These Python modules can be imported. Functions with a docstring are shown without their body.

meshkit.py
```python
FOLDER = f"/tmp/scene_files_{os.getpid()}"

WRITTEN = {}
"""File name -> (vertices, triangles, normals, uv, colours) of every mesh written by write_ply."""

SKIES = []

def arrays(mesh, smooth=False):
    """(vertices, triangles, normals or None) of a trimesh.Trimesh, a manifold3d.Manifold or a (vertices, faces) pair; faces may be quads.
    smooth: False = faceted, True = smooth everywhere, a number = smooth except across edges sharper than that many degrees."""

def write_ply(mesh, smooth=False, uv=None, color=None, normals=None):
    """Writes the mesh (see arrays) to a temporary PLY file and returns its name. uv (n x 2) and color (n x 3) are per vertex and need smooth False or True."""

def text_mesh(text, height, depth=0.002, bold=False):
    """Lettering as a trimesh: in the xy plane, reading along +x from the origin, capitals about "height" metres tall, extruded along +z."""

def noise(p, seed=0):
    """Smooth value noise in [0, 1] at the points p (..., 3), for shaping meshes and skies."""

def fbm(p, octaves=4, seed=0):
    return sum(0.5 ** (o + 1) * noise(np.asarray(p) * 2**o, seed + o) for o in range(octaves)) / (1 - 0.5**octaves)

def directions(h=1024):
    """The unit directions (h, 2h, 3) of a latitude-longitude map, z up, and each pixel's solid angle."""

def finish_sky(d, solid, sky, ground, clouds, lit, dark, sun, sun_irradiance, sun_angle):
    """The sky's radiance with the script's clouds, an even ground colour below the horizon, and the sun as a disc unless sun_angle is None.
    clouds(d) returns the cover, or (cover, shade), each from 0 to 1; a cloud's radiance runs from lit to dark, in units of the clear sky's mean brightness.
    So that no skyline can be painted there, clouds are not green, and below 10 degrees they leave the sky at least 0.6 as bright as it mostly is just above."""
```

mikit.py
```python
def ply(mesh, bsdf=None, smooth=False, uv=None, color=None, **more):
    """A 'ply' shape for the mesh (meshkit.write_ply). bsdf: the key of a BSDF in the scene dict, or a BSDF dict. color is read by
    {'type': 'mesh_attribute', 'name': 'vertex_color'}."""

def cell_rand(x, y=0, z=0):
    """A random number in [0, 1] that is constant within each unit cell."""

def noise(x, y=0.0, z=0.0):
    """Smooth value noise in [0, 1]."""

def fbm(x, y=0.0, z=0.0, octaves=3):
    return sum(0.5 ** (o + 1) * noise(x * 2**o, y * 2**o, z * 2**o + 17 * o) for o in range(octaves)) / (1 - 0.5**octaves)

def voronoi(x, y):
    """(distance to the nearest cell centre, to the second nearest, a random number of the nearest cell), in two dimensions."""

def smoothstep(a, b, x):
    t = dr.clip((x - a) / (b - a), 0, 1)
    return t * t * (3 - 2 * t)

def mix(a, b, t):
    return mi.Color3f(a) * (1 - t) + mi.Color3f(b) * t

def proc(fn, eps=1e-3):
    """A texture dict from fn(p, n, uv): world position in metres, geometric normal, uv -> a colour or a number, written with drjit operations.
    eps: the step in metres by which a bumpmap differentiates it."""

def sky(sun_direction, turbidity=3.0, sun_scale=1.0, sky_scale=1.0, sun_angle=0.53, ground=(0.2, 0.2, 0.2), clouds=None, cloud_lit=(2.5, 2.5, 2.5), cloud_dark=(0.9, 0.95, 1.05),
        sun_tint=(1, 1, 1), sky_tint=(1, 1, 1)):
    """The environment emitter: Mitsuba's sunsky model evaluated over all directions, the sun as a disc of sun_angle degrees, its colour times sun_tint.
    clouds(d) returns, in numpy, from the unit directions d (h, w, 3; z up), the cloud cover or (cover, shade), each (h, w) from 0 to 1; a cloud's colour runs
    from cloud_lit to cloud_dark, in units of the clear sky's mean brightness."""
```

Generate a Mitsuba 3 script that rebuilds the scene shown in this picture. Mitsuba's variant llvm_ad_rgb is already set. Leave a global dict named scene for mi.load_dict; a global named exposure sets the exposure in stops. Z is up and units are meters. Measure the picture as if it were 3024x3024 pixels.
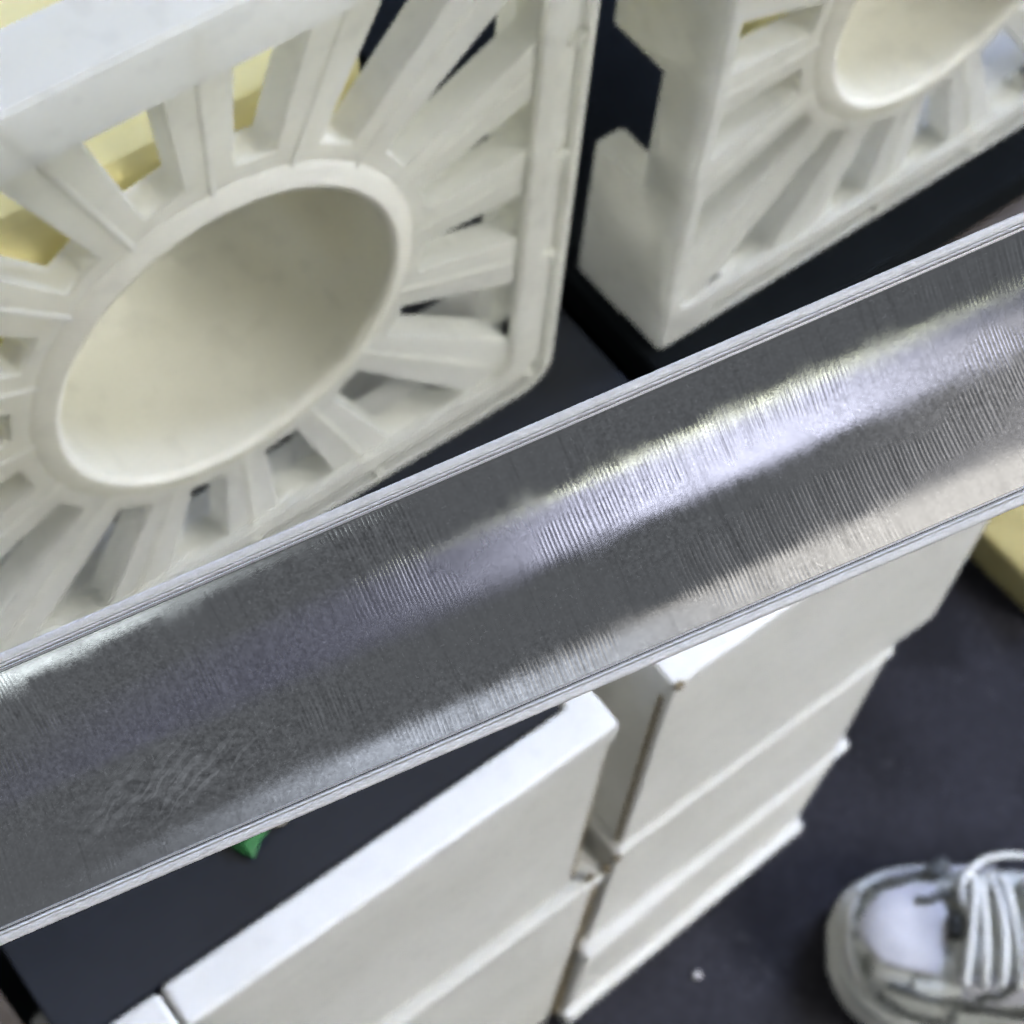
import math, random
import numpy as np, trimesh, mitsuba as mi, drjit as dr
import manifold3d as m3
import mikit, meshkit
from mikit import proc, noise, fbm, mix, smoothstep, cell_rand

random.seed(7)
rng = np.random.default_rng(7)
T = mi.ScalarTransform4f
scene, labels = {}, {}
V = lambda *a: np.array(a, float)

# ------------------------------------------------------------------ camera, light, exposure
CAM = V(-.1408, -.2709, .5600)
RIGHT, DOWN, FWD = V(.79361, -.60564, .05813), V(-.50393, -.70778, -.49507), V(.34097, .36360, -.86691)
BAR_D = .285                                     # metres from the lens to the metal strip, where the focus lies
exposure = 0.42
scene['camera'] = {'type': 'thinlens', 'fov': 30.69, 'fov_axis': 'x', 'aperture_radius': .00105, 'focus_distance': BAR_D,
                   'near_clip': .02, 'far_clip': 50.0,
                   'to_world': T().look_at(origin=CAM.tolist(), target=(CAM + FWD).tolist(), up=(-DOWN).tolist())}
# the hall's light and added panels: a dim even surround and ceiling lights 2.7 m above the floor
scene['surround'] = {'type': 'constant', 'radiance': {'type': 'rgb', 'value': [.115, .119, .122]}}

def ceiling_light(key, label, c, sx, sy, rgb, rot=0.0):
    body = trimesh.creation.box((sx, sy, .02))
    body.apply_transform(trimesh.transformations.rotation_matrix(math.radians(rot), [0, 0, 1]))
    body.apply_translation(c)
    scene[key] = mikit.ply(body, 'lamp_white', emitter={'type': 'area', 'radiance': {'type': 'rgb', 'value': rgb}})
    labels[key] = {'label': label, 'category': 'ceiling light'}

def bsdf(key, d): scene[key] = {'type': 'twosided', 'bsdf': d}
bsdf('lamp_white', {'type': 'diffuse', 'reflectance': {'type': 'rgb', 'value': [.8, .8, .8]}})
ceiling_light('ceiling_light', 'bright ceiling light far to the right, in front of the display', V(2.6, -3.6, 2.3), 2.0, 1.6, [33, 32.8, 31.6])
ceiling_light('ceiling_light_001', 'bright cool ceiling light far to the right, behind the display', V(3.1, .2, 2.3), 1.8, 1.8, [17, 19.8, 29])
ceiling_light('ceiling_light_002', 'added cool light far behind the display, brightening upward faces', V(-.6, 4.6, 2.3), 3.0, 1.6, [2.4, 2.8, 3.6])  # unseen lamp added to brighten upward faces
ceiling_light('ceiling_light_003', 'dim lilac ceiling panel in front of the display', V(-.72, -2.1, 2.3), .44, 1.75, [1.40, 1.40, 1.68], -11)
ceiling_light('ceiling_light_004', 'added dimmer panel left of the lilac one, for the fade along the strip', V(-1.45, -1.9, 2.3), 1.0, 2.1, [.085, .085, .11], -11)  # added to carry the lilac fade along the strip
ceiling_light('ceiling_light_005', 'thin yellowish ceiling tube along the edge of the lilac panel', V(-.86, -3.02, 2.3), .42, .030, [18, 18.5, 12], -8)
ceiling_light('ceiling_light_006', 'broad soft ceiling panel over the back of the display, left part', V(-.42, 1.0, 2.3), .50, .75, [.62, .66, .72], -20)
ceiling_light('ceiling_light_007', 'broad soft ceiling panel over the back of the display, right part', V(.45, .66, 2.3), 1.10, 1.15, [.86, .81, .72], -20)
ceiling_light('ceiling_light_008', 'added large faint panel right of the lilac one, brightening the right of the strip', V(.25, -1.1, 2.3), .80, 2.5, [.42, .40, .38], -8)  # added to lighten the strip towards its right end
# unseen glowing panel added low on the left to fill fronts and rim
fill_box = trimesh.creation.box((1.7, .03, .62))
fill_box.apply_transform(trimesh.transformations.rotation_matrix(math.radians(-40), [0, 0, 1])); fill_box.apply_translation((-4.1, -5.0, .74))
bsdf('fill_white', {'type': 'diffuse', 'reflectance': {'type': 'rgb', 'value': [.8, .8, .8]}})
scene['added_fill_panel'] = mikit.ply(fill_box, 'fill_white', emitter={'type': 'area', 'radiance': {'type': 'rgb', 'value': [2.0, 2.15, 2.05]}})
labels['added_fill_panel'] = {'label': 'added glowing panel low on the left, out of view', 'category': 'added_panel'}

# ------------------------------------------------------------------ materials
def col(fn): return proc(fn)
def principled(key, color, rough=.5, spec=.5, bump=None, bscale=1.0, eps=1e-3, **k):
    base = color if isinstance(color, dict) else {'type': 'rgb', 'value': list(color)}
    d = {'type': 'principled', 'base_color': base, 'roughness': rough, 'specular': spec, **k}
    if bump is not None:
        d = {'type': 'bumpmap', 'arbitrary': proc(bump, eps), 'scale': bscale, 'bsdf': d}
    bsdf(key, d)

def plastic_color(a, b):
    def fn(p, n, uv):
        t = fbm(p.x * 18, p.y * 18, p.z * 18, 3)
        s = fbm(p.x * 160 + 7, p.y * 160, p.z * 160, 2)
        c = mix(a, b, smoothstep(.3, .7, t))
        return c * (1 - .05 * smoothstep(.55, .8, s))
    return fn
fine = lambda p, n, uv: fbm(p.x * 900, p.y * 900, p.z * 900, 2)
scene['white_plastic'] = {'type': 'bumpmap', 'arbitrary': proc(fine, 2e-4), 'scale': .00006, 'bsdf': {'type': 'principledthin', 'roughness': .42, 'diff_trans': 1.25, 'spec_trans': 0.0, 'eta': 1.4,
    'base_color': col(plastic_color((.90, .90, .852), (.935, .935, .895)))}}
scene['bounce_warm_plastic'] = {'type': 'bumpmap', 'arbitrary': proc(fine, 2e-4), 'scale': .00006, 'bsdf': {'type': 'principledthin', 'roughness': .42, 'diff_trans': .6, 'spec_trans': 0.0, 'eta': 1.4,
    'base_color': col(plastic_color((.90, .89, .79), (.93, .92, .83)))}}  # same white plastic, warmed in colour for light bouncing inside the hub
principled('box_plastic', col(plastic_color((.665, .662, .622), (.705, .702, .668))), .5, .35, fine, .00006, 2e-4)
principled('yellow_foam', col(lambda p, n, uv: mix((.80, .71, .30), (.86, .79, .42), fbm(p.x * 60, p.y * 60, p.z * 60, 3))), .55, .4,
           lambda p, n, uv: fbm(p.x * 400, p.y * 400, p.z * 400, 3), .0004, 3e-4)
principled('mustard_mat', col(lambda p, n, uv: mix((.42, .36, .14), (.52, .45, .20), fbm(p.x * 90, p.y * 90, p.z * 90, 3))), .7, .3)
principled('dark_laminate', col(lambda p, n, uv: mix((.010, .0125, .018), (.017, .0205, .028), fbm(p.x * 30, p.y * 30, 0, 4))), .27, .26,
           lambda p, n, uv: fbm(p.x * 600, p.y * 600, p.z * 600, 2), .00008, 3e-4)
principled('black_laminate', col(lambda p, n, uv: mix((.005, .006, .007), (.009, .011, .012), fbm(p.x * 30, p.y * 30, p.z * 30, 3))), .9, .02)
principled('brown_wood', col(lambda p, n, uv: mix((.050, .040, .030), (.085, .068, .05), fbm(p.x * 25, p.y * 220, p.z * 120, 3))), .6, .3)
principled('grime', col(lambda p, n, uv: mix((.12, .09, .05), (.24, .20, .13), fbm(p.x * 120, p.y * 120, p.z * 120, 2))), .9, .1)  # dirt brown; also colours the strip painted for gap shade

def floor_color(p, n, uv):
    t = fbm(p.x * 26, p.y * 26, 0, 4)
    f = fbm(p.x * 330, p.y * 330, 0, 2)
    c = mix((.0105, .0105, .0135), (.0190, .0190, .0245), smoothstep(.3, .72, t))
    lint = smoothstep(.84, .90, noise(p.x * 260, p.y * 210, 3)) * smoothstep(.5, .7, noise(p.x * 23, p.y * 23, 9))
    return c * (.75 + .6 * f) + .012 * lint
principled('floor_carpet', col(floor_color), .85, .25, lambda p, n, uv: fbm(p.x * 420, p.y * 420, 0, 3), .0009, 4e-4)

# shoe
principled('shoe_leather', col(lambda p, n, uv: mix((.44, .44, .47), (.68, .68, .72), fbm(p.x * 70, p.y * 90, p.z * 90, 3))), .33, .5,
           lambda p, n, uv: fbm(p.x * 700, p.y * 700, p.z * 700, 2), .0001, 3e-4, clearcoat=.3, clearcoat_gloss=.7)
principled('shoe_mesh', col(lambda p, n, uv: mix((.16, .17, .15), (.58, .59, .55), smoothstep(.35, .62, fbm(p.x * 130, p.y * 130, p.z * 130, 3)))), .8, .3,
           lambda p, n, uv: dr.sin(p.x * 2600) * dr.sin(p.y * 2600) + fbm(p.x * 500, p.y * 500, p.z * 500, 2), .0002, 2e-4)
principled('shoe_overlay', col(lambda p, n, uv: mix((.52, .54, .50), (.68, .69, .65), fbm(p.x * 100, p.y * 100, p.z * 100, 2))), .5, .4)
principled('shoe_band', col(lambda p, n, uv: mix((.50, .50, .46), (.66, .66, .62), fbm(p.x * 100, p.y * 100, p.z * 100, 2))), .22, .7, clearcoat=.6, clearcoat_gloss=.85)
principled('shoe_sole', col(lambda p, n, uv: mix((.48, .48, .44), (.62, .62, .58), fbm(p.x * 80, p.y * 80, p.z * 80, 3))), .6, .3)
principled('shoe_dark', (.02, .022, .02), .7, .2)
principled('shoe_stitch', (.085, .09, .085), .7, .2)
principled('lace_cotton', col(lambda p, n, uv: mix((.60, .61, .57), (.70, .70, .66), fbm(p.x * 800, p.y * 800, p.z * 800, 2))), .8, .2)
principled('green_plastic', col(lambda p, n, uv: mix((.012, .085, .025), (.03, .17, .045), fbm(p.x * 160, p.y * 160, p.z * 160, 2))), .5, .4)
principled('beige_paper', (.42, .37, .30), .8, .2)
principled('pale_crumb', (.55, .53, .54), .8, .2)

# brushed aluminium: uv of the strip is in metres, u along it and v across it
def streaks(uv):
    u, v = uv.x, uv.y
    wob = (noise(u * 120, v * 220) - .5) * .0005
    a = noise((u + wob) * 2100, v * 130 + 3)
    b = noise((u + wob * .6) * 4600 + 40, v * 380)
    # chatter lines across the strip, about 0.8 mm apart, in patches
    c = dr.sin((u + wob * .5 + .0006 * noise(u * 300, v * 30)) * 9000 + 4.5 * noise(u * 160, v * 60 + 7))
    zone = smoothstep(.47, .68, fbm(u * 60 + 3, v * 130, 4, 3))
    return a, b, c, zone
def scuff(u, v):
    return dr.exp(-(dr.square((u + .060) / .017) + dr.square((v - .0085) / .0060)))
def metal_bump(p, n, uv):
    u, v = uv.x, uv.y
    a, b, c, zone = streaks(uv)
    h = ((a - .5) * 4.0e-6 + (b - .5) * 2.2e-6) * (.25 + zone) + c * 4.0e-6 * zone
    h = h + (fbm(u * 2300, v * 2300, 5, 3) - .5) * 2.8e-6                    # pitted grain
    # scuffed and dented patch near the lower left end
    d = scuff(u, v)
    ax = u * .86 + v * -.5; ay = u * .5 + v * .86                            # the dent runs up to the right
    h = h + d * ((fbm(ax * 110, ay * 420, 2, 3) - .5) * 6.0e-5 + (fbm(u * 900, v * 900, 8, 2) - .5) * 9e-6)
    return h
def metal_tint(p, n, uv):
    u, v = uv.x, uv.y
    a, b, c, zone = streaks(uv)
    k = .64 + (.14 * (a - .5) + .12 * (b - .5)) * (.3 + zone) + .06 * c * zone + (.14 + .30 * smoothstep(.35, .7, fbm(u * 45, v * 70, 12, 3))) * (fbm(u * 2100, v * 2100, 3, 3) - .5)
    k = k - .07 * smoothstep(.76, .84, noise(u * 1700, v * 55 + 60)) * smoothstep(.45, .6, noise(u * 260, v * 140))
    k = k + .22 * smoothstep(.88, .94, noise(u * 3400, v * 2600, 8))
    d = scuff(u, v)
    wx = .0016 * (fbm(u * 260, v * 260, 31, 3) - .5); ax = u * .86 - v * .5 + wx; ay = u * .5 + v * .86 + 1.5 * wx
    pale = smoothstep(.62, .80, noise(ax * 170 + 5, ay * 1900)) + smoothstep(.66, .82, noise(ax * 700 + 1, ay * 1900 + 30)) * .7
    k = k + d * (.26 * pale + .75 * (fbm(u * 500 + v * 300, v * 1300 - u * 500, 9, 4) - .52))
    return mi.Color3f(k * .965, k, k * 1.05)
def metal_alpha_v(p, n, uv):
    a, b, c, zone = streaks(uv)
    return .016 + .030 * smoothstep(.3, .8, fbm(uv.x * 150, uv.y * 150, 1, 3)) + .012 * a
bsdf('brushed_aluminium', {'type': 'bumpmap', 'arbitrary': proc(metal_bump, 2.5e-5), 'scale': 1.0,
     'bsdf': {'type': 'roughconductor', 'material': 'Al', 'distribution': 'beckmann', 'alpha_u': .058, 'alpha_v': proc(metal_alpha_v),
              'specular_reflectance': proc(metal_tint)}})
principled('sawn_edge', col(lambda p, n, uv: mix((.74, .75, .76), (.96, .96, .96), fbm(p.x * 2600, p.y * 2600, p.z * 2600, 3))), .28, .6,
           lambda p, n, uv: fbm(p.x * 2400, p.y * 2400, p.z * 2400, 3), .00010, 2.5e-5, metallic=.25)

bsdf('polished_edge', {'type': 'bumpmap', 'arbitrary': proc(lambda p, n, uv: noise(uv.x * 2400, uv.y * 900) + .6 * noise(uv.x * 5200, 3), 2.5e-5), 'scale': 1.2e-5,
     'bsdf': {'type': 'roughconductor', 'material': 'Al', 'distribution': 'ggx', 'alpha': .12, 'specular_reflectance': {'type': 'rgb', 'value': [.95, .96, .97]}}})

# ------------------------------------------------------------------ mesh helpers
def add(key, mesh, mat, smooth=False, label=None, kind=None, **k):
    scene[key] = mikit.ply(mesh, mat, smooth=smooth, **k)
    d = {}
    if label: d['label'] = label
    if kind: d['kind'] = kind
    if d: labels.setdefault(key, {}).update(d)
def thing(key, label, cat, group=None):
    labels[key] = {'label': label, 'category': cat}
    if group: labels[key]['group'] = group
def num(key, i): return key if i == 0 else f'{key}_{i:03d}'
def tm(man):
    m = man.to_mesh(); return trimesh.Trimesh(m.vert_properties[:, :3], m.tri_verts, process=False)
def rect(x0, x1, y0, y1): return m3.CrossSection([[(x0, y0), (x1, y0), (x1, y1), (x0, y1)]])
def rrect(hx, hy, r, seg=32): return rect(-hx + r, hx - r, -hy + r, hy - r).offset(r, m3.JoinType.Round, 2.0, seg)
def rbox(x0, x1, y0, y1, z0, z1, r=.0015, n=12):
    """a box with rounded edges"""
    c = [m3.Manifold.sphere(r, n).translate((x, y, z)) for x in (x0 + r, x1 - r) for y in (y0 + r, y1 - r) for z in (z0 + r, z1 - r)]
    return m3.Manifold.batch_hull(c)
def tube(pts, r, n=10, closed=False):
    pts = np.asarray(pts, float); N = len(pts); r = np.broadcast_to(r, N)
    t = np.gradient(pts, axis=0); t /= np.linalg.norm(t, axis=1, keepdims=True)
    u = np.cross(t[0], [0.13, .2, 1.0]); u /= np.linalg.norm(u); rings = []
    for i in range(N):
        u = u - t[i] * (u @ t[i]); u /= np.linalg.norm(u); w = np.cross(t[i], u)
        a = np.linspace(0, 2 * np.pi, n, endpoint=False)
        rings.append(pts[i] + r[i] * (np.cos(a)[:, None] * u + np.sin(a)[:, None] * w))
    v = np.vstack(rings + [pts[:1], pts[-1:]]); f = []
    for i in range(N - 1):
        for k in range(n):
            a, b, c, d = i * n + k, i * n + (k + 1) % n, (i + 1) * n + (k + 1) % n, (i + 1) * n + k
            f += [[a, b, c], [a, c, d]]
    for k in range(n):
        f += [[N * n, (k + 1) % n, k], [N * n + 1, (N - 1) * n + k, (N - 1) * n + (k + 1) % n]]
    return trimesh.Trimesh(v, f, process=False)
def spline(pts, n):
    from scipy.interpolate import CubicSpline
    pts = np.asarray(pts, float); s = np.r_[0, np.cumsum(np.linalg.norm(np.diff(pts, axis=0), axis=1))]
    return CubicSpline(s, pts)(np.linspace(0, s[-1], n))

# ------------------------------------------------------------------ floor
FZ = -.40
fl = trimesh.creation.box((12, 12, .1)); fl.apply_translation((0, 0, FZ - .05))
add('floor', fl, 'floor_carpet', kind='structure')

# ------------------------------------------------------------------ display plinths the ribbed blocks stand on
def plinth(i, x0, x1, y0, y1, top, front, label):
    k = num('display_plinth', i)
    thing(k, label, 'display plinth', None)
    add(k + '__top', tm(rbox(x0, x1, y0, y1, -.018, 0, .002)), top, 40)
    add(k + '__base', tm(rbox(x0 + .012, x1 - .012, y0 + .012, y1, FZ, -.0181, .002)), front, 40)
plinth(0, -.60, .1475, -.032, .42, 'dark_laminate', 'black_laminate', 'dark slate plinth top under the left ribbed white block')
plinth(1, .1580, .80, -.032, .42, 'black_laminate', 'black_laminate', 'black plinth top under the right ribbed white block, beyond the black gap')
add('brown_board', tm(rbox(.160, .80, -.072, -.0205, -.030, -.0185, .001)), 'brown_wood', 40)
labels['brown_board'] = {'label': 'dark brown board edge below the right black plinth top, just above the metal strip', 'category': 'board'}

# ------------------------------------------------------------------ ribbed white blocks with a round hub
def block(i, ox, oy, label, hx=0.0, hz=0.0, left=.1055, rad=.014):
    k = num('ribbed_block', i)
    thing(k, label, 'plastic block')
    def put(man):
        """local x, z (from the centre), depth -> world"""
        m = man if isinstance(man, trimesh.Trimesh) else tm(man)
        v = np.array(m.vertices); f = np.array(m.faces)[:, ::-1]
        return trimesh.Trimesh(np.stack([v[:, 0] + ox, v[:, 2] + oy, v[:, 1] + .125], 1), f, process=False)
    ext = lambda cs, a, b: m3.Manifold.extrude(cs, b - a).translate((0, 0, a))
    def ext_r(cs, a, b, r=.0012):            # with a small chamfer on the front edge
        return m3.Manifold.batch_hull([ext(cs.offset(-r, m3.JoinType.Round, 2.0, 32), a, a + 1e-5), ext(cs, a + r, b)])
    outer = rrect(.125, .125, rad, 48)
    pocket = rect(-left + .010, .0955, -.0955, .0955).offset(.010, m3.JoinType.Round, 2.0, 32)
    frame = ext_r(outer, 0, .022) - ext(pocket, -.01, .03)
    groove = ext(rrect(.1212, .1212, .012, 48) - rrect(.1135, .1135, .009, 32), -.001, .0075)
    groove = groove - ext(rect(-.13, .13, .100, .13), -.01, .03) - ext(rect(-.13, -.100, -.13, .13), -.01, .03)
    frame = frame - (groove ^ ext(rect(-.2, .2, -.2, -.1118), -.01, .03)) - (groove ^ ext(rect(-.2, .2, -.1118, .2), -.01, .0028))
    # corner posts that carry the block back to its rear edge
    for p in (rbox(-.125, -.112, -.125, -.0535, .020, .048, .002), rbox(-.125, -.112, .002, .108, .020, .048, .002), rbox(-.114, -.034, -.125, -.1185, .020, .048, .002), rbox(.034, .125, -.125, -.1185, .020, .048, .002)): frame = frame + p
    add(k + '__frame', put(frame), 'white_plastic', 35)
    # plate between the ribs with sixteen openings, each narrower at the hub
    plate = ext(pocket.offset(.0006), .0026, .0130) - ext(m3.CrossSection.circle(.057, 96).translate((hx, hz)), 0, .03)
    lim = pocket.offset(-.0006).translate((-hx, -hz))
    for j in range(16):
        a = math.radians(22.5 * j + 11.25)
        def wedge(h0, h1, r0, r1):
            pts = [(r0 * math.cos(a - h0 / r0), r0 * math.sin(a - h0 / r0)), (r1 * math.cos(a - h1), r1 * math.sin(a - h1)), (r1 * math.cos(a + h1), r1 * math.sin(a + h1)), (r0 * math.cos(a + h0 / r0), r0 * math.sin(a + h0 / r0))]
            return m3.CrossSection([pts]) ^ lim
        w0 = wedge(.0058, math.radians(6.1), .0690, .15)
        w1 = w0.offset(.0006, m3.JoinType.Round, 2.0, 16)
        plate = plate - m3.Manifold.extrude(w0, .02).translate((hx, hz, .003)) - m3.Manifold.batch_hull([ext(w1, .0022, .0027), ext(w0, .0040, .0041)]).translate((hx, hz, 0))
    add(k + '__plate', put(plate), 'white_plastic', 30)
    # hub cup: flared lip, tapering bore, closed bottom
    prof = [(.0655, .0060), (.0640, .0030), (.0612, .0017), (.0585, .0006), (.0564, .0000), (.0548, .0008), (.0538, .0030), (.0530, .030), (.0515, .052), (.0480, .062), (.040, .0685), (.020, .071), (.0, .0715),
            (.0, .0745), (.046, .0715), (.0545, .062), (.0560, .0225), (.0640, .0130), (.0655, .0060)]
    hub = trimesh.creation.revolve(np.array([(r, d) for r, d in prof]), sections=128)
    hub.apply_translation((hx, hz, 0))
    hub.fix_normals()
    add(k + '__hub', put(hub), 'bounce_warm_plastic', 40)
    # sixteen radial ribs, thin at the front and thicker at their foot
    for j in range(16):
        a = math.radians(22.5 * j)
        ca, sa = math.cos(a), math.sin(a)
        def reach(x1, x0, z1, z0):
            return min((x1 - hx) / ca if ca > 1e-6 else ((-x0 - hx) / ca if ca < -1e-6 else 9), (z1 - hz) / sa if sa > 1e-6 else ((-z0 - hz) / sa if sa < -1e-6 else 9))
        L = min(reach(.1065, left + .001, .1065, .1065), .1440)
        q = []
        for (d, h) in ((.0020, .0005), (.0022, .0009), (.0034, .0015)):
            for r in (.0600, L):
                for t in (-1, 1):
                    q.append((r * ca - t * h * sa, r * sa + t * h * ca, d))
        rib = m3.Manifold.hull_points(np.array(q))
        # its end runs out over the groove to the outer lip
        L2 = min(reach(.1225, left + .0015, .1225, .1225), .1640)
        q = [(r * ca - t * h * sa, r * sa + t * h * ca, d) for r in (L - .002, L2) for d, h in ((.0004, .0010), (.0078, .0022)) for t in (-1, 1)]
        rib = (rib + m3.Manifold.hull_points(np.array(q))).translate((hx, hz, 0))
        add(k + num('__rib', j), put(rib), 'white_plastic', 30)
    return put, ext
put0, ext = block(0, 0.0, 0.0, 'white ribbed plastic block with the large round hub fully in view, upper left')
put1, _ = block(1, .288, -.014, 'white ribbed plastic block cut off by the upper right corner', -.0145, .004, .1195, .004)
def insert(i, put, label, hx=0.0, hz=0.0):
    cs = rect(-.078, .046, -.012, .0605).offset(.012, m3.JoinType.Round, 2.0, 40)
    man = m3.Manifold.batch_hull([m3.Manifold.extrude(cs.offset(-o, m3.JoinType.Round, 2.0, 32), .13 - 2 * e).translate((0, 0, .0170 + e)) for o, e in ((.0, .005), (.0015, .0018), (.005, 0.0))])
    man = man - m3.Manifold.cylinder(.3, .0568, .0568, 96).translate((hx, hz, 0))
    m = tm(man)
    k = num('yellow_insert', i)
    add(k, put(m), 'yellow_foam', 35)
    labels[k] = {'label': label, 'category': 'foam insert'}
insert(0, put0, 'pale yellow insert seen through the openings of the left ribbed block')
insert(1, put1, 'pale yellow insert showing in one opening of the right ribbed block', -.0145, .004)

# ------------------------------------------------------------------ stacked white boxes in front
def rotz(m, deg, c):
    m.apply_transform(trimesh.transformations.rotation_matrix(math.radians(deg), [0, 0, 1], c)); return m
def shell(x0, x1, yf0, yf1, z0, z1, x0b=None, x1b=None, yb=-.035, r=.002):
    """a body whose front leans from yf1 at the top to yf0 at the bottom"""
    x0b = x0 if x0b is None else x0b; x1b = x1 if x1b is None else x1b
    s = [m3.Manifold.sphere(r, 12).translate(p) for p in ((x0 + r, yf1 + r, z1 - r), (x1 - r, yf1 + r, z1 - r), (x0 + r, yb, z1 - r), (x1 - r, yb, z1 - r),
         (x0b + r, yf0 + r, z0 + r), (x1b - r, yf0 + r, z0 + r), (x0b + r, yb, z0 + r), (x1b - r, yb, z0 + r))]
    return m3.Manifold.batch_hull(s)
# left stack
k = 'white_box'
thing(k, 'white box with dark lid inside its broad white rim, top of the left stack', 'plastic box')
add(k + '__body', tm(shell(-.128, .0585, -.1178, -.1192, -.1665, -.0145, -.128, .0585) ), 'box_plastic', 40)
rim = rbox(-.1062, .0600, -.1202, -.1046, -.0140, .0010, .0022) + rbox(.0480, .0600, -.1202, -.040, -.0140, .0006, .0022)
add(k + '__rim', tm(rim), 'box_plastic', 40)
add(k + '__rim_end', tm(rbox(-.1290, -.1068, -.1196, -.1050, -.0140, .0002, .0022)), 'box_plastic', 40, label='short greyer end piece of the white rim')
add(k + '__lid', tm(rbox(-.1375, .0478, -.1042, -.0350, -.0140, -.0010, .0008)), 'dark_laminate', 40, label='dark slate lid inside the white rim')
k = 'white_box_001'
thing(k, 'cream white box under the lidded box, bottom of the left stack', 'plastic box')
add(k + '__body', tm(shell(-.140, .0725, -.1180, -.1200, FZ, -.1730, -.140, .0700)), 'box_plastic', 40)
add(k + '__lip', tm(rbox(-.142, .0742, -.1232, -.036, -.1730, -.1668, .0022)), 'box_plastic', 40, label='bright raised lip along the top of the box')
# right stack
k = 'white_box_002'
thing(k, 'white box with a pale rim under the metal strip, top of the right stack', 'plastic box')
add(k + '__body', tm(shell(.0830, .2610, -.1188, -.1194, -.1580, -.0125, .0830, .2600)), 'box_plastic', 40)
add(k + '__rim', tm(rbox(.0815, .2620, -.1205, -.1050, -.0123, .0008, .0024) + rbox(.0815, .0930, -.1205, -.04, -.0123, .0004, .0022) + rbox(.250, .2620, -.1205, -.04, -.0123, .0004, .0022)), 'box_plastic', 40)
add(k + '__lid', tm(rbox(.0932, .2498, -.1048, -.0350, -.0120, -.0012, .0008)), 'dark_laminate', 40)
k = 'white_box_003'
thing(k, 'white box second from the top of the right stack, with a shaded cream front', 'plastic box')
b = tm(shell(.0810, .2360, -.1195, -.1203, -.2790, -.1640, .0795, .2360))
add(k + '__body', rotz(b, .4, V(.08, -.12, 0)), 'box_plastic', 40)
add(k + '__lip', rotz(tm(rbox(.0795, .2362, -.1218, -.037, -.1640, -.1582, .0018)), .4, V(.08, -.12, 0)), 'box_plastic', 40)
k = 'white_box_004'
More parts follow.
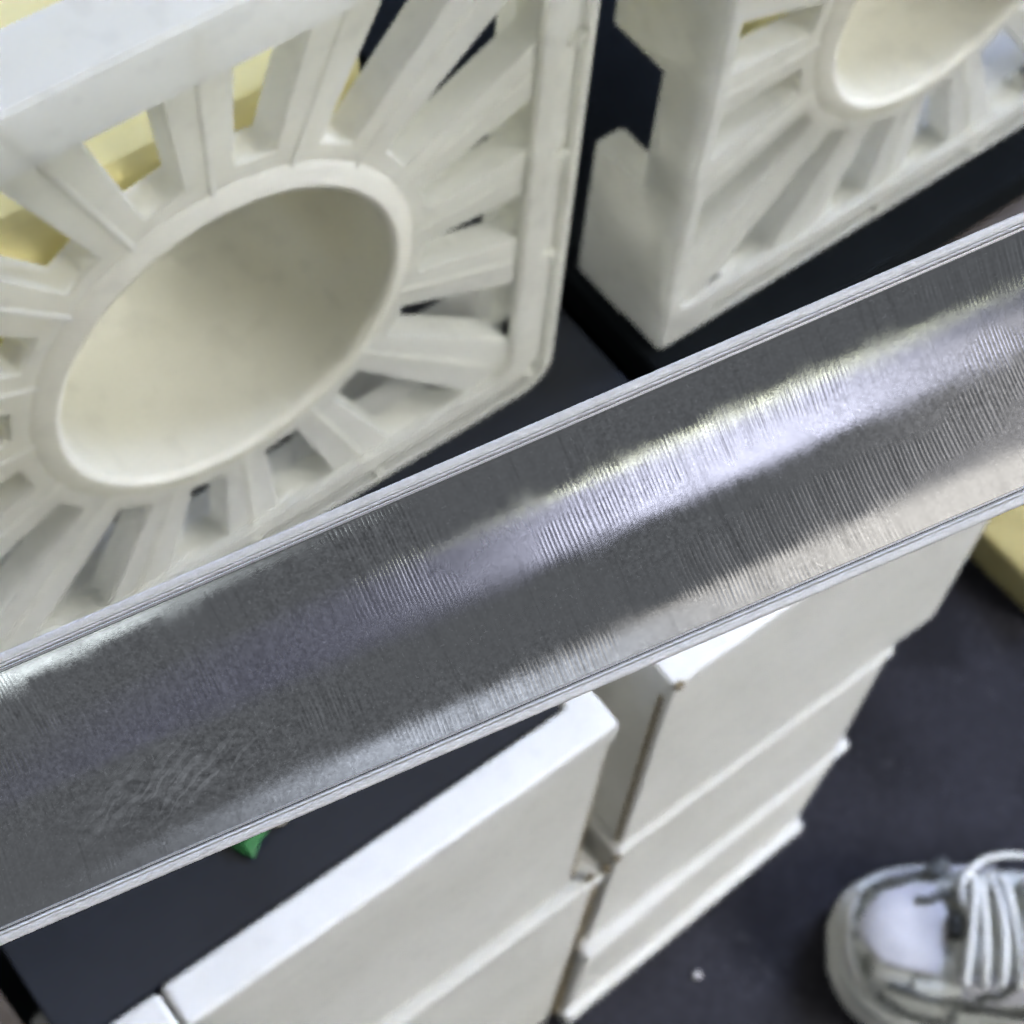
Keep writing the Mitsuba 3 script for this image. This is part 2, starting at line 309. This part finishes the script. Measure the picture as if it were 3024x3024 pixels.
thing(k, 'white box on the dark floor, bottom of the right stack', 'plastic box')
b = tm(shell(.0760, .2440, -.1222, -.1248, -.3880, -.2865, .0760, .2420))
add(k + '__body', rotz(b, 2.4, V(.0745, -.1265, 0)), 'box_plastic', 40)
add(k + '__lip', rotz(tm(rbox(.0745, .2465, -.1268, -.037, -.2865, -.2795, .0020)), 2.4, V(.0745, -.1265, 0)), 'box_plastic', 40, label='bright raised lip along the top of the lowest box')
add(k + '__foot', rotz(tm(rbox(.0745, .2440, -.1268, -.037, -.3998, -.3880, .0020)), 2.2, V(.0745, -.1265, 0)), 'box_plastic', 40)

add('white_box__joint', tm(rbox(.0582, .0597, -.1176, -.1158, -.1600, -.0140, .0005)), 'grime', 30, label='thin dark strip standing for the gap shade down the right corner of the box')  # dark strip painted in for the shade at the gap edge
add('white_box_001__joint', tm(rbox(.0722, .0746, -.1192, -.1150, -.3960, -.1732, .0005)), 'grime', 30, label='thin brown joint between the two lower boxes')  # thin brown strip laid along the seam
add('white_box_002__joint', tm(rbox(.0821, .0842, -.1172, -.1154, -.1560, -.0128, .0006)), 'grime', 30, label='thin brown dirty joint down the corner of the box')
# grime caught in the joint between the two stacks
def lump(c, r, seed, amp=.5, sub=3):
    m = trimesh.creation.icosphere(sub, 1.0); v = np.array(m.vertices)
    v *= (1 + amp * (meshkit.fbm(v * 1.7 + seed, 3) - .5))[:, None]
    return trimesh.Trimesh(v * np.asarray(r) + np.asarray(c), m.faces, process=False)
for j, (c, r) in enumerate((((.0668, -.1205, -.1640), (.0022, .0012, .0032)), ((.0745, -.1212, -.1660), (.0020, .0014, .0020)), ((.0795, -.1214, -.1605), (.0022, .0012, .0016)), ((.0845, -.1206, .0002), (.0022, .0016, .0012)))):
    kk = num('grime_speck', j)
    add(kk, lump(c, r, 3.1 * j), 'grime', True)
    labels[kk] = {'label': ('brown grime speck in the joint between the two stacks of white boxes', 'brown grime speck at the foot of the gap between the two stacks', 'brown grime speck at the lower left corner of the right top box', 'small dark grime spot on the rim corner of the right top box')[j], 'category': 'dirt'}

# small things lying on the lid and on the floor
gs = lambda pts: m3.Manifold.batch_hull([m3.Manifold.sphere(.0006, 8).translate((x + .0030, y + .0030, z)) for x, y, z in pts])
g = gs(((-.0670, -.0850, .0010), (-.0640, -.0905, .0010), (-.0575, -.0855, .0016), (-.0580, -.0800, .0036), (-.0630, -.0780, .0050), (-.0670, -.0805, .0036)))
g2 = gs(((-.0640, -.0885, .0016), (-.0560, -.0865, .0030), (-.0605, -.0850, .0058), (-.0650, -.0865, .0036)))
add('green_clip', tm(g + g2), 'green_plastic', 30)
labels['green_clip'] = {'label': 'small crumpled green plastic scrap on the dark lid below the metal strip', 'category': 'scrap'}
add('beige_scrap', lump((-.0462, -.0822, .0012), (.0050, .0022, .0016), 4.4, .9), 'beige_paper', True)
labels['beige_scrap'] = {'label': 'tiny beige scrap beside the green one on the dark lid', 'category': 'scrap'}
add('white_pellet', lump((.1462, -.1466, FZ + .0014), (.0024, .0022, .0018), 9.0, .5), 'pale_crumb', True)
labels['white_pellet'] = {'label': 'small whitish crumb alone on the dark floor between boxes and sneaker', 'category': 'crumb'}

# wooden strip at the lower left corner, mustard box at the right edge
add('wooden_rail', rotz(tm(rbox(-.168, -.1440, -.150, .05, -.020, -.006, .002)), 3.0, V(-.145, -.08, 0)), 'brown_wood', 40)
labels['wooden_rail'] = {'label': 'dark brown rail at the lower left corner beside the dark lid', 'category': 'rail'}
mb = rbox(.4395, .80, -.110, .25, FZ, FZ + .030, .004)
add('mustard_box', rotz(tm(mb), 2.0, V(.4395, -.07, 0)), 'mustard_mat', 40)
labels['mustard_box'] = {'label': 'mustard yellow box on the floor at the right edge under the strip', 'category': 'box'}

# ------------------------------------------------------------------ the metal strip
Lw = .9182 * RIGHT - .3961 * DOWN          # along it, to the right of the picture
Ww = .3961 * RIGHT + .9182 * DOWN          # across it, down the picture
Nw = -FWD
# its middle: where the strip crosses the picture's centre line
def at(px, py, d): return CAM + d * (FWD + (px - 966) / 3519.9 * RIGHT + (py - 966) / 3519.9 * DOWN)
C0 = at(966, 1092, BAR_D)
HALF = .5 * 508 / 3519.9 * BAR_D           # half the width over all
EDGE, TH = .0021, math.radians(31)
RI = (HALF - EDGE) / math.sin(TH)          # the trough's inner radius
def to_bar(u, v, h): return C0 + np.outer(u, Lw) + np.outer(v, Ww) + np.outer(h, Nw)
def sweep(prof, closed, U):
    """a profile of (v, h) rows swept along the strip; uv in metres"""
    prof = np.asarray(prof, float); n = len(prof); s = np.r_[0, np.cumsum(np.linalg.norm(np.diff(prof, axis=0), axis=1))]; s -= s[-1] / 2
    vs, uvs, fs = [], [], []
    for u in U:
        vs.append(to_bar(np.full(n, u), prof[:, 0], prof[:, 1])); uvs.append(np.stack([np.full(n, u), s], 1))
    for i in range(len(U) - 1):
        for k in range(n - 1):
            a, b, c, d = i * n + k, i * n + k + 1, (i + 1) * n + k + 1, (i + 1) * n + k
            fs += [[a, b, c], [a, c, d]]
    return trimesh.Trimesh(np.vstack(vs), fs, process=False), np.vstack(uvs)
ph = np.linspace(-TH, TH, 61)
inner = np.stack([RI * np.sin(ph), RI * (1 - np.cos(ph))], 1); inner[:, 1] -= inner[-1, 1]       # the rims lie at h = 0
outer = np.stack([(RI + EDGE) * np.sin(ph[::-1]), (RI + 0) * (1 - np.cos(TH)) * 0 - (RI + EDGE) * np.cos(ph[::-1]) + RI * np.cos(TH)], 1)
U = np.linspace(-.16, .16, 81)
thing('metal_strip', 'curved brushed aluminium strip held across the whole picture in sharp focus', 'metal strip')
m, uv = sweep(inner, False, U)
if np.dot(m.face_normals[len(m.faces) // 2], Nw) < 0: m.invert()
add('metal_strip__trough', m, 'brushed_aluminium', True, uv=uv)
m, uv = sweep(outer, False, U)
if np.dot(m.face_normals[len(m.faces) // 2], Nw) > 0: m.invert()
add('metal_strip__back', m, 'brushed_aluminium', True, uv=uv)
def edge(sgn):
    v0, v1 = HALF - EDGE, HALF
    pr = [(v0 - .00005, -.0004), (v0 + .00015, .00022), (v0 + .00038, .00034), (v0 + .00048, .00010), (v0 + .00060, -.00012), (v0 + .00072, .00014), (v0 + .0010, .00034), (v1 - .0003, .00030), (v1 - .00006, .00005), (v1, -.0003), (v1 - .0002, -.0016)]
    pr = np.array(pr); pr[:, 0] *= sgn
    UU = np.linspace(-.16, .16, 1281)
    n = len(pr); vs = []; fs = []
    for i, u in enumerate(UU):
        j = meshkit.fbm(np.stack([np.full(n, u * 1500.), pr[:, 0] * 3000, np.full(n, sgn * 7.)], 1), 3) - .5
        vs.append(to_bar(np.full(n, u), pr[:, 0] + j * .00007, pr[:, 1] + j * .00010))
    for i in range(len(UU) - 1):
        for k in range(n - 1):
            a, b, c, d = i * n + k, i * n + k + 1, (i + 1) * n + k + 1, (i + 1) * n + k
            fs += [[a, b, c], [a, c, d]]
    m = trimesh.Trimesh(np.vstack(vs), fs, process=False)
    if (m.face_normals @ Nw).mean() < 0: m.invert()
    return m
add('metal_strip__edge', edge(-1), 'sawn_edge', 50)
add('metal_strip__edge_001', edge(1), 'sawn_edge', 50)

def bead(sgn, r):
    a = np.linspace(-.35 * np.pi, .85 * np.pi, 15)
    pr = np.stack([HALF - EDGE - .00035 - r * np.sin(a - .25 * np.pi), .00004 + r * np.cos(a - .25 * np.pi)], 1); pr[:, 0] *= sgn
    m, uv = sweep(pr, False, np.linspace(-.16, .16, 161))
    if (m.face_normals @ Nw).mean() < 0: m.invert()
    return m, uv
for j, (sgn, r) in enumerate(((-1, .00034), (1, .00022))):
    m, uv = bead(sgn, r)
    add(num('metal_strip__bead', j), m, 'polished_edge', True, uv=uv)

# ------------------------------------------------------------------ sneaker
AX, SV = V(.735, -.678, 0), V(.678, .735, 0)         # heelwards, and to the side away from the camera
TOE = V(.2110, -.1785, FZ)
def sh(u, v, z): return TOE + np.multiply.outer(u, AX) + np.multiply.outer(v, SV) + np.multiply.outer(z, V(0, 0, 1))
UK = [0, .005, .015, .034, .058, .085, .12, .16, .20, .235, .255]
from scipy.interpolate import PchipInterpolator as PC
half_w = PC(UK, [.008, .0205, .0315, .0405, .0445, .0450, .0410, .0350, .0320, .0270, .010])
top_h = PC(UK, [.024, .036, .046, .052, .058, .066, .083, .096, .100, .098, .090])
def upper(u, f, off=0.0):
    """u along the shoe, f from -1 (near side) over the top to 1"""
    u, f = np.asarray(u, float), np.asarray(f, float); a = f * np.pi / 2
    w, h = half_w(u) - .002 + off, top_h(u) - .018 + off
    s, c = np.sin(a), np.cos(a)
    return sh(u - off * np.exp(-u / .012), np.sign(s) * np.abs(s) ** .85 * w, .018 + np.abs(c) ** .72 * h)
def grid(P):
    n, m = P.shape[:2]; i = np.arange(n * m).reshape(n, m)
    q = np.stack([i[:-1, :-1], i[1:, :-1], i[1:, 1:], i[:-1, 1:]], -1).reshape(-1, 4)
    return trimesh.Trimesh(P.reshape(-1, 3), np.vstack([q[:, [0, 1, 2]], q[:, [0, 2, 3]]]), process=False)
def patch(u0, u1, f0, f1, off=.0016, n=40, corner=.0):
    """a raised panel on the upper; u0, u1 may depend on t (across), f0, f1 on s (along)"""
    s, t = np.meshgrid(np.linspace(0, 1, n), np.linspace(0, 1, n), indexing='ij')
    U0, U1 = (x(t) if callable(x) else x + 0 * t for x in (u0, u1)); Uu = U0 + (U1 - U0) * s
    F0, F1 = (x(s) if callable(x) else x + 0 * s for x in (f0, f1)); Ff = F0 + (F1 - F0) * t
    e = np.minimum(np.minimum(s, 1 - s), np.minimum(t, 1 - t)) * n
    o = off * np.clip(e / 1.6, 0, 1) ** .6 - .0004
    return grid(upper(Uu, Ff, o))
thing('sneaker', 'white and grey lace-up sneaker on the dark floor, its toe pointing left', 'shoe')
uu, ff = np.meshgrid(np.r_[np.linspace(0, .02, 14), np.linspace(.023, .255, 70)], np.linspace(-1, 1, 61), indexing='ij')
add('sneaker__upper', grid(upper(uu, ff)), 'shoe_mesh', True)
uo = np.r_[np.linspace(0, .02, 20), np.linspace(.024, .255, 60)]
out = np.vstack([np.stack([uo - .002, half_w(uo) + .0030], 1), np.stack([uo - .002, -half_w(uo) - .0030], 1)[::-1]])
def sole(z0, z1, grow, r):
    L = []
    for z, g in ((z0, grow - r), (z0 + r, grow), (z1 - r, grow), (z1, grow - r)):
        cs = m3.CrossSection([out.tolist()], m3.FillRule.NonZero).offset(g, m3.JoinType.Round, 2.0, 24)
        L.append(m3.Manifold.extrude(cs, 2e-4).translate((0, 0, z - 1e-4)))
    man = m3.Manifold.batch_hull(L)
    m = tm(man); v = np.array(m.vertices); lift = .009 * np.exp(-v[:, 0] / .03)
    return trimesh.Trimesh(sh(v[:, 0], v[:, 1], v[:, 2] + lift * .6), m.faces, process=False)
add('sneaker__sole', sole(.0005, .0135, .0015, .003), 'shoe_sole', 50)
add('sneaker__midsole', sole(.0140, .0240, -.0005, .0025), 'shoe_overlay', 50)
add('sneaker__toe_cap', patch(lambda t: .006 + .014 * np.abs(2 * t - 1) ** 2, lambda t: .050 - .006 * np.abs(2 * t - 1), -.34, .42, .0020), 'shoe_leather', True, label='smooth pale lilac white leather toe panel')
add('sneaker__toe_band', patch(.0005, lambda t: .0045 + .010 * np.abs(2 * t - 1) ** 2, -.88, .84, .0026), 'shoe_band', True)
add('sneaker__side_panel', patch(.020, .046, -.86, lambda s: -.60 + .06 * s, .0022), 'shoe_overlay', True)
add('sneaker__side_panel_001', patch(.022, .042, lambda s: .58 - .02 * s, .76, .0024), 'shoe_leather', True)
add('sneaker__side_panel_002', patch(.052, .078, lambda s: .56 + .02 * s, .74, .0024), 'shoe_leather', True)
add('sneaker__side_panel_003', patch(.054, .098, lambda s: -.90 + .04 * s, lambda s: -.62 - .02 * s, .0026), 'shoe_overlay', True)
add('sneaker__side_panel_004', patch(.032, .064, lambda s: -.56 + .0 * s, lambda s: -.40 + .02 * s, .0022), 'shoe_overlay', True)
add('sneaker__eyestay', patch(.053, .16, -.54, lambda s: -.29 + .02 * s, .0028), 'shoe_leather', True)
add('sneaker__eyestay_001', patch(.053, .16, lambda s: .30 - .02 * s, .52, .0028), 'shoe_overlay', True)
add('sneaker__tongue', patch(.056, .18, -.26, .27, .0024), 'shoe_overlay', True)
add('sneaker__eyelet', patch(.0480, .0545, -.05, .085, .0068, 14), 'shoe_dark', True, label='small black hole behind the toe panel')
add('sneaker__stitch_mark', tube(spline([upper(.034, .22, .0020), upper(.041, .20, .0024), upper(.047, .24, .0026), upper(.051, .23, .0026)], 24), .0019, 8), 'shoe_stitch', True, label='dark crease mark on the toe panel')
for j, (a, b, c, d, r) in enumerate(((.022, -.52, .062, -.53, .0017), (.018, -.72, .050, -.80, .0018), (.064, -.50, .082, -.37, .0024), (.060, -.60, .110, -.60, .0019), (.080, -.84, .110, -.72, .0026), (.042, .46, .052, .70, .0046), (.014, .50, .040, .50, .0024))):
    add(num('sneaker__seam', j), tube(upper(np.linspace(a, c, 20), np.linspace(b, d, 20) + .02 * np.sin(np.linspace(0, 9, 20)), .0016), r, 8), 'shoe_stitch', True)
for j in range(14):
    u = .0585 + .0066 * j
    t = np.linspace(-1, 1, 30); z = (.0056 + .0026 * (1 - t ** 2))
    k1, k2 = rng.uniform(-.0022, .0022, 2)
    P = upper(u + k1 * t + k2 * np.sin(2.2 * t + j), (.37 - .002 * j) * t + .01, z + .0008 * np.sin(3 * t + 2 * j))
    add(num('sneaker__lace', j), tube(P, .0021, 10), 'lace_cotton', True)
lp = spline([sh(.070, -.002, .062), sh(.058, .008, .062), sh(.0545, .018, .062), sh(.060, .032, .062), sh(.074, .040, .062), sh(.094, .041, .062), sh(.114, .034, .066), sh(.126, .018, .074)], 80)
add('sneaker__lace_loop', tube(lp, .0019, 12), 'lace_cotton', True, label='white lace loop standing out over the far side')
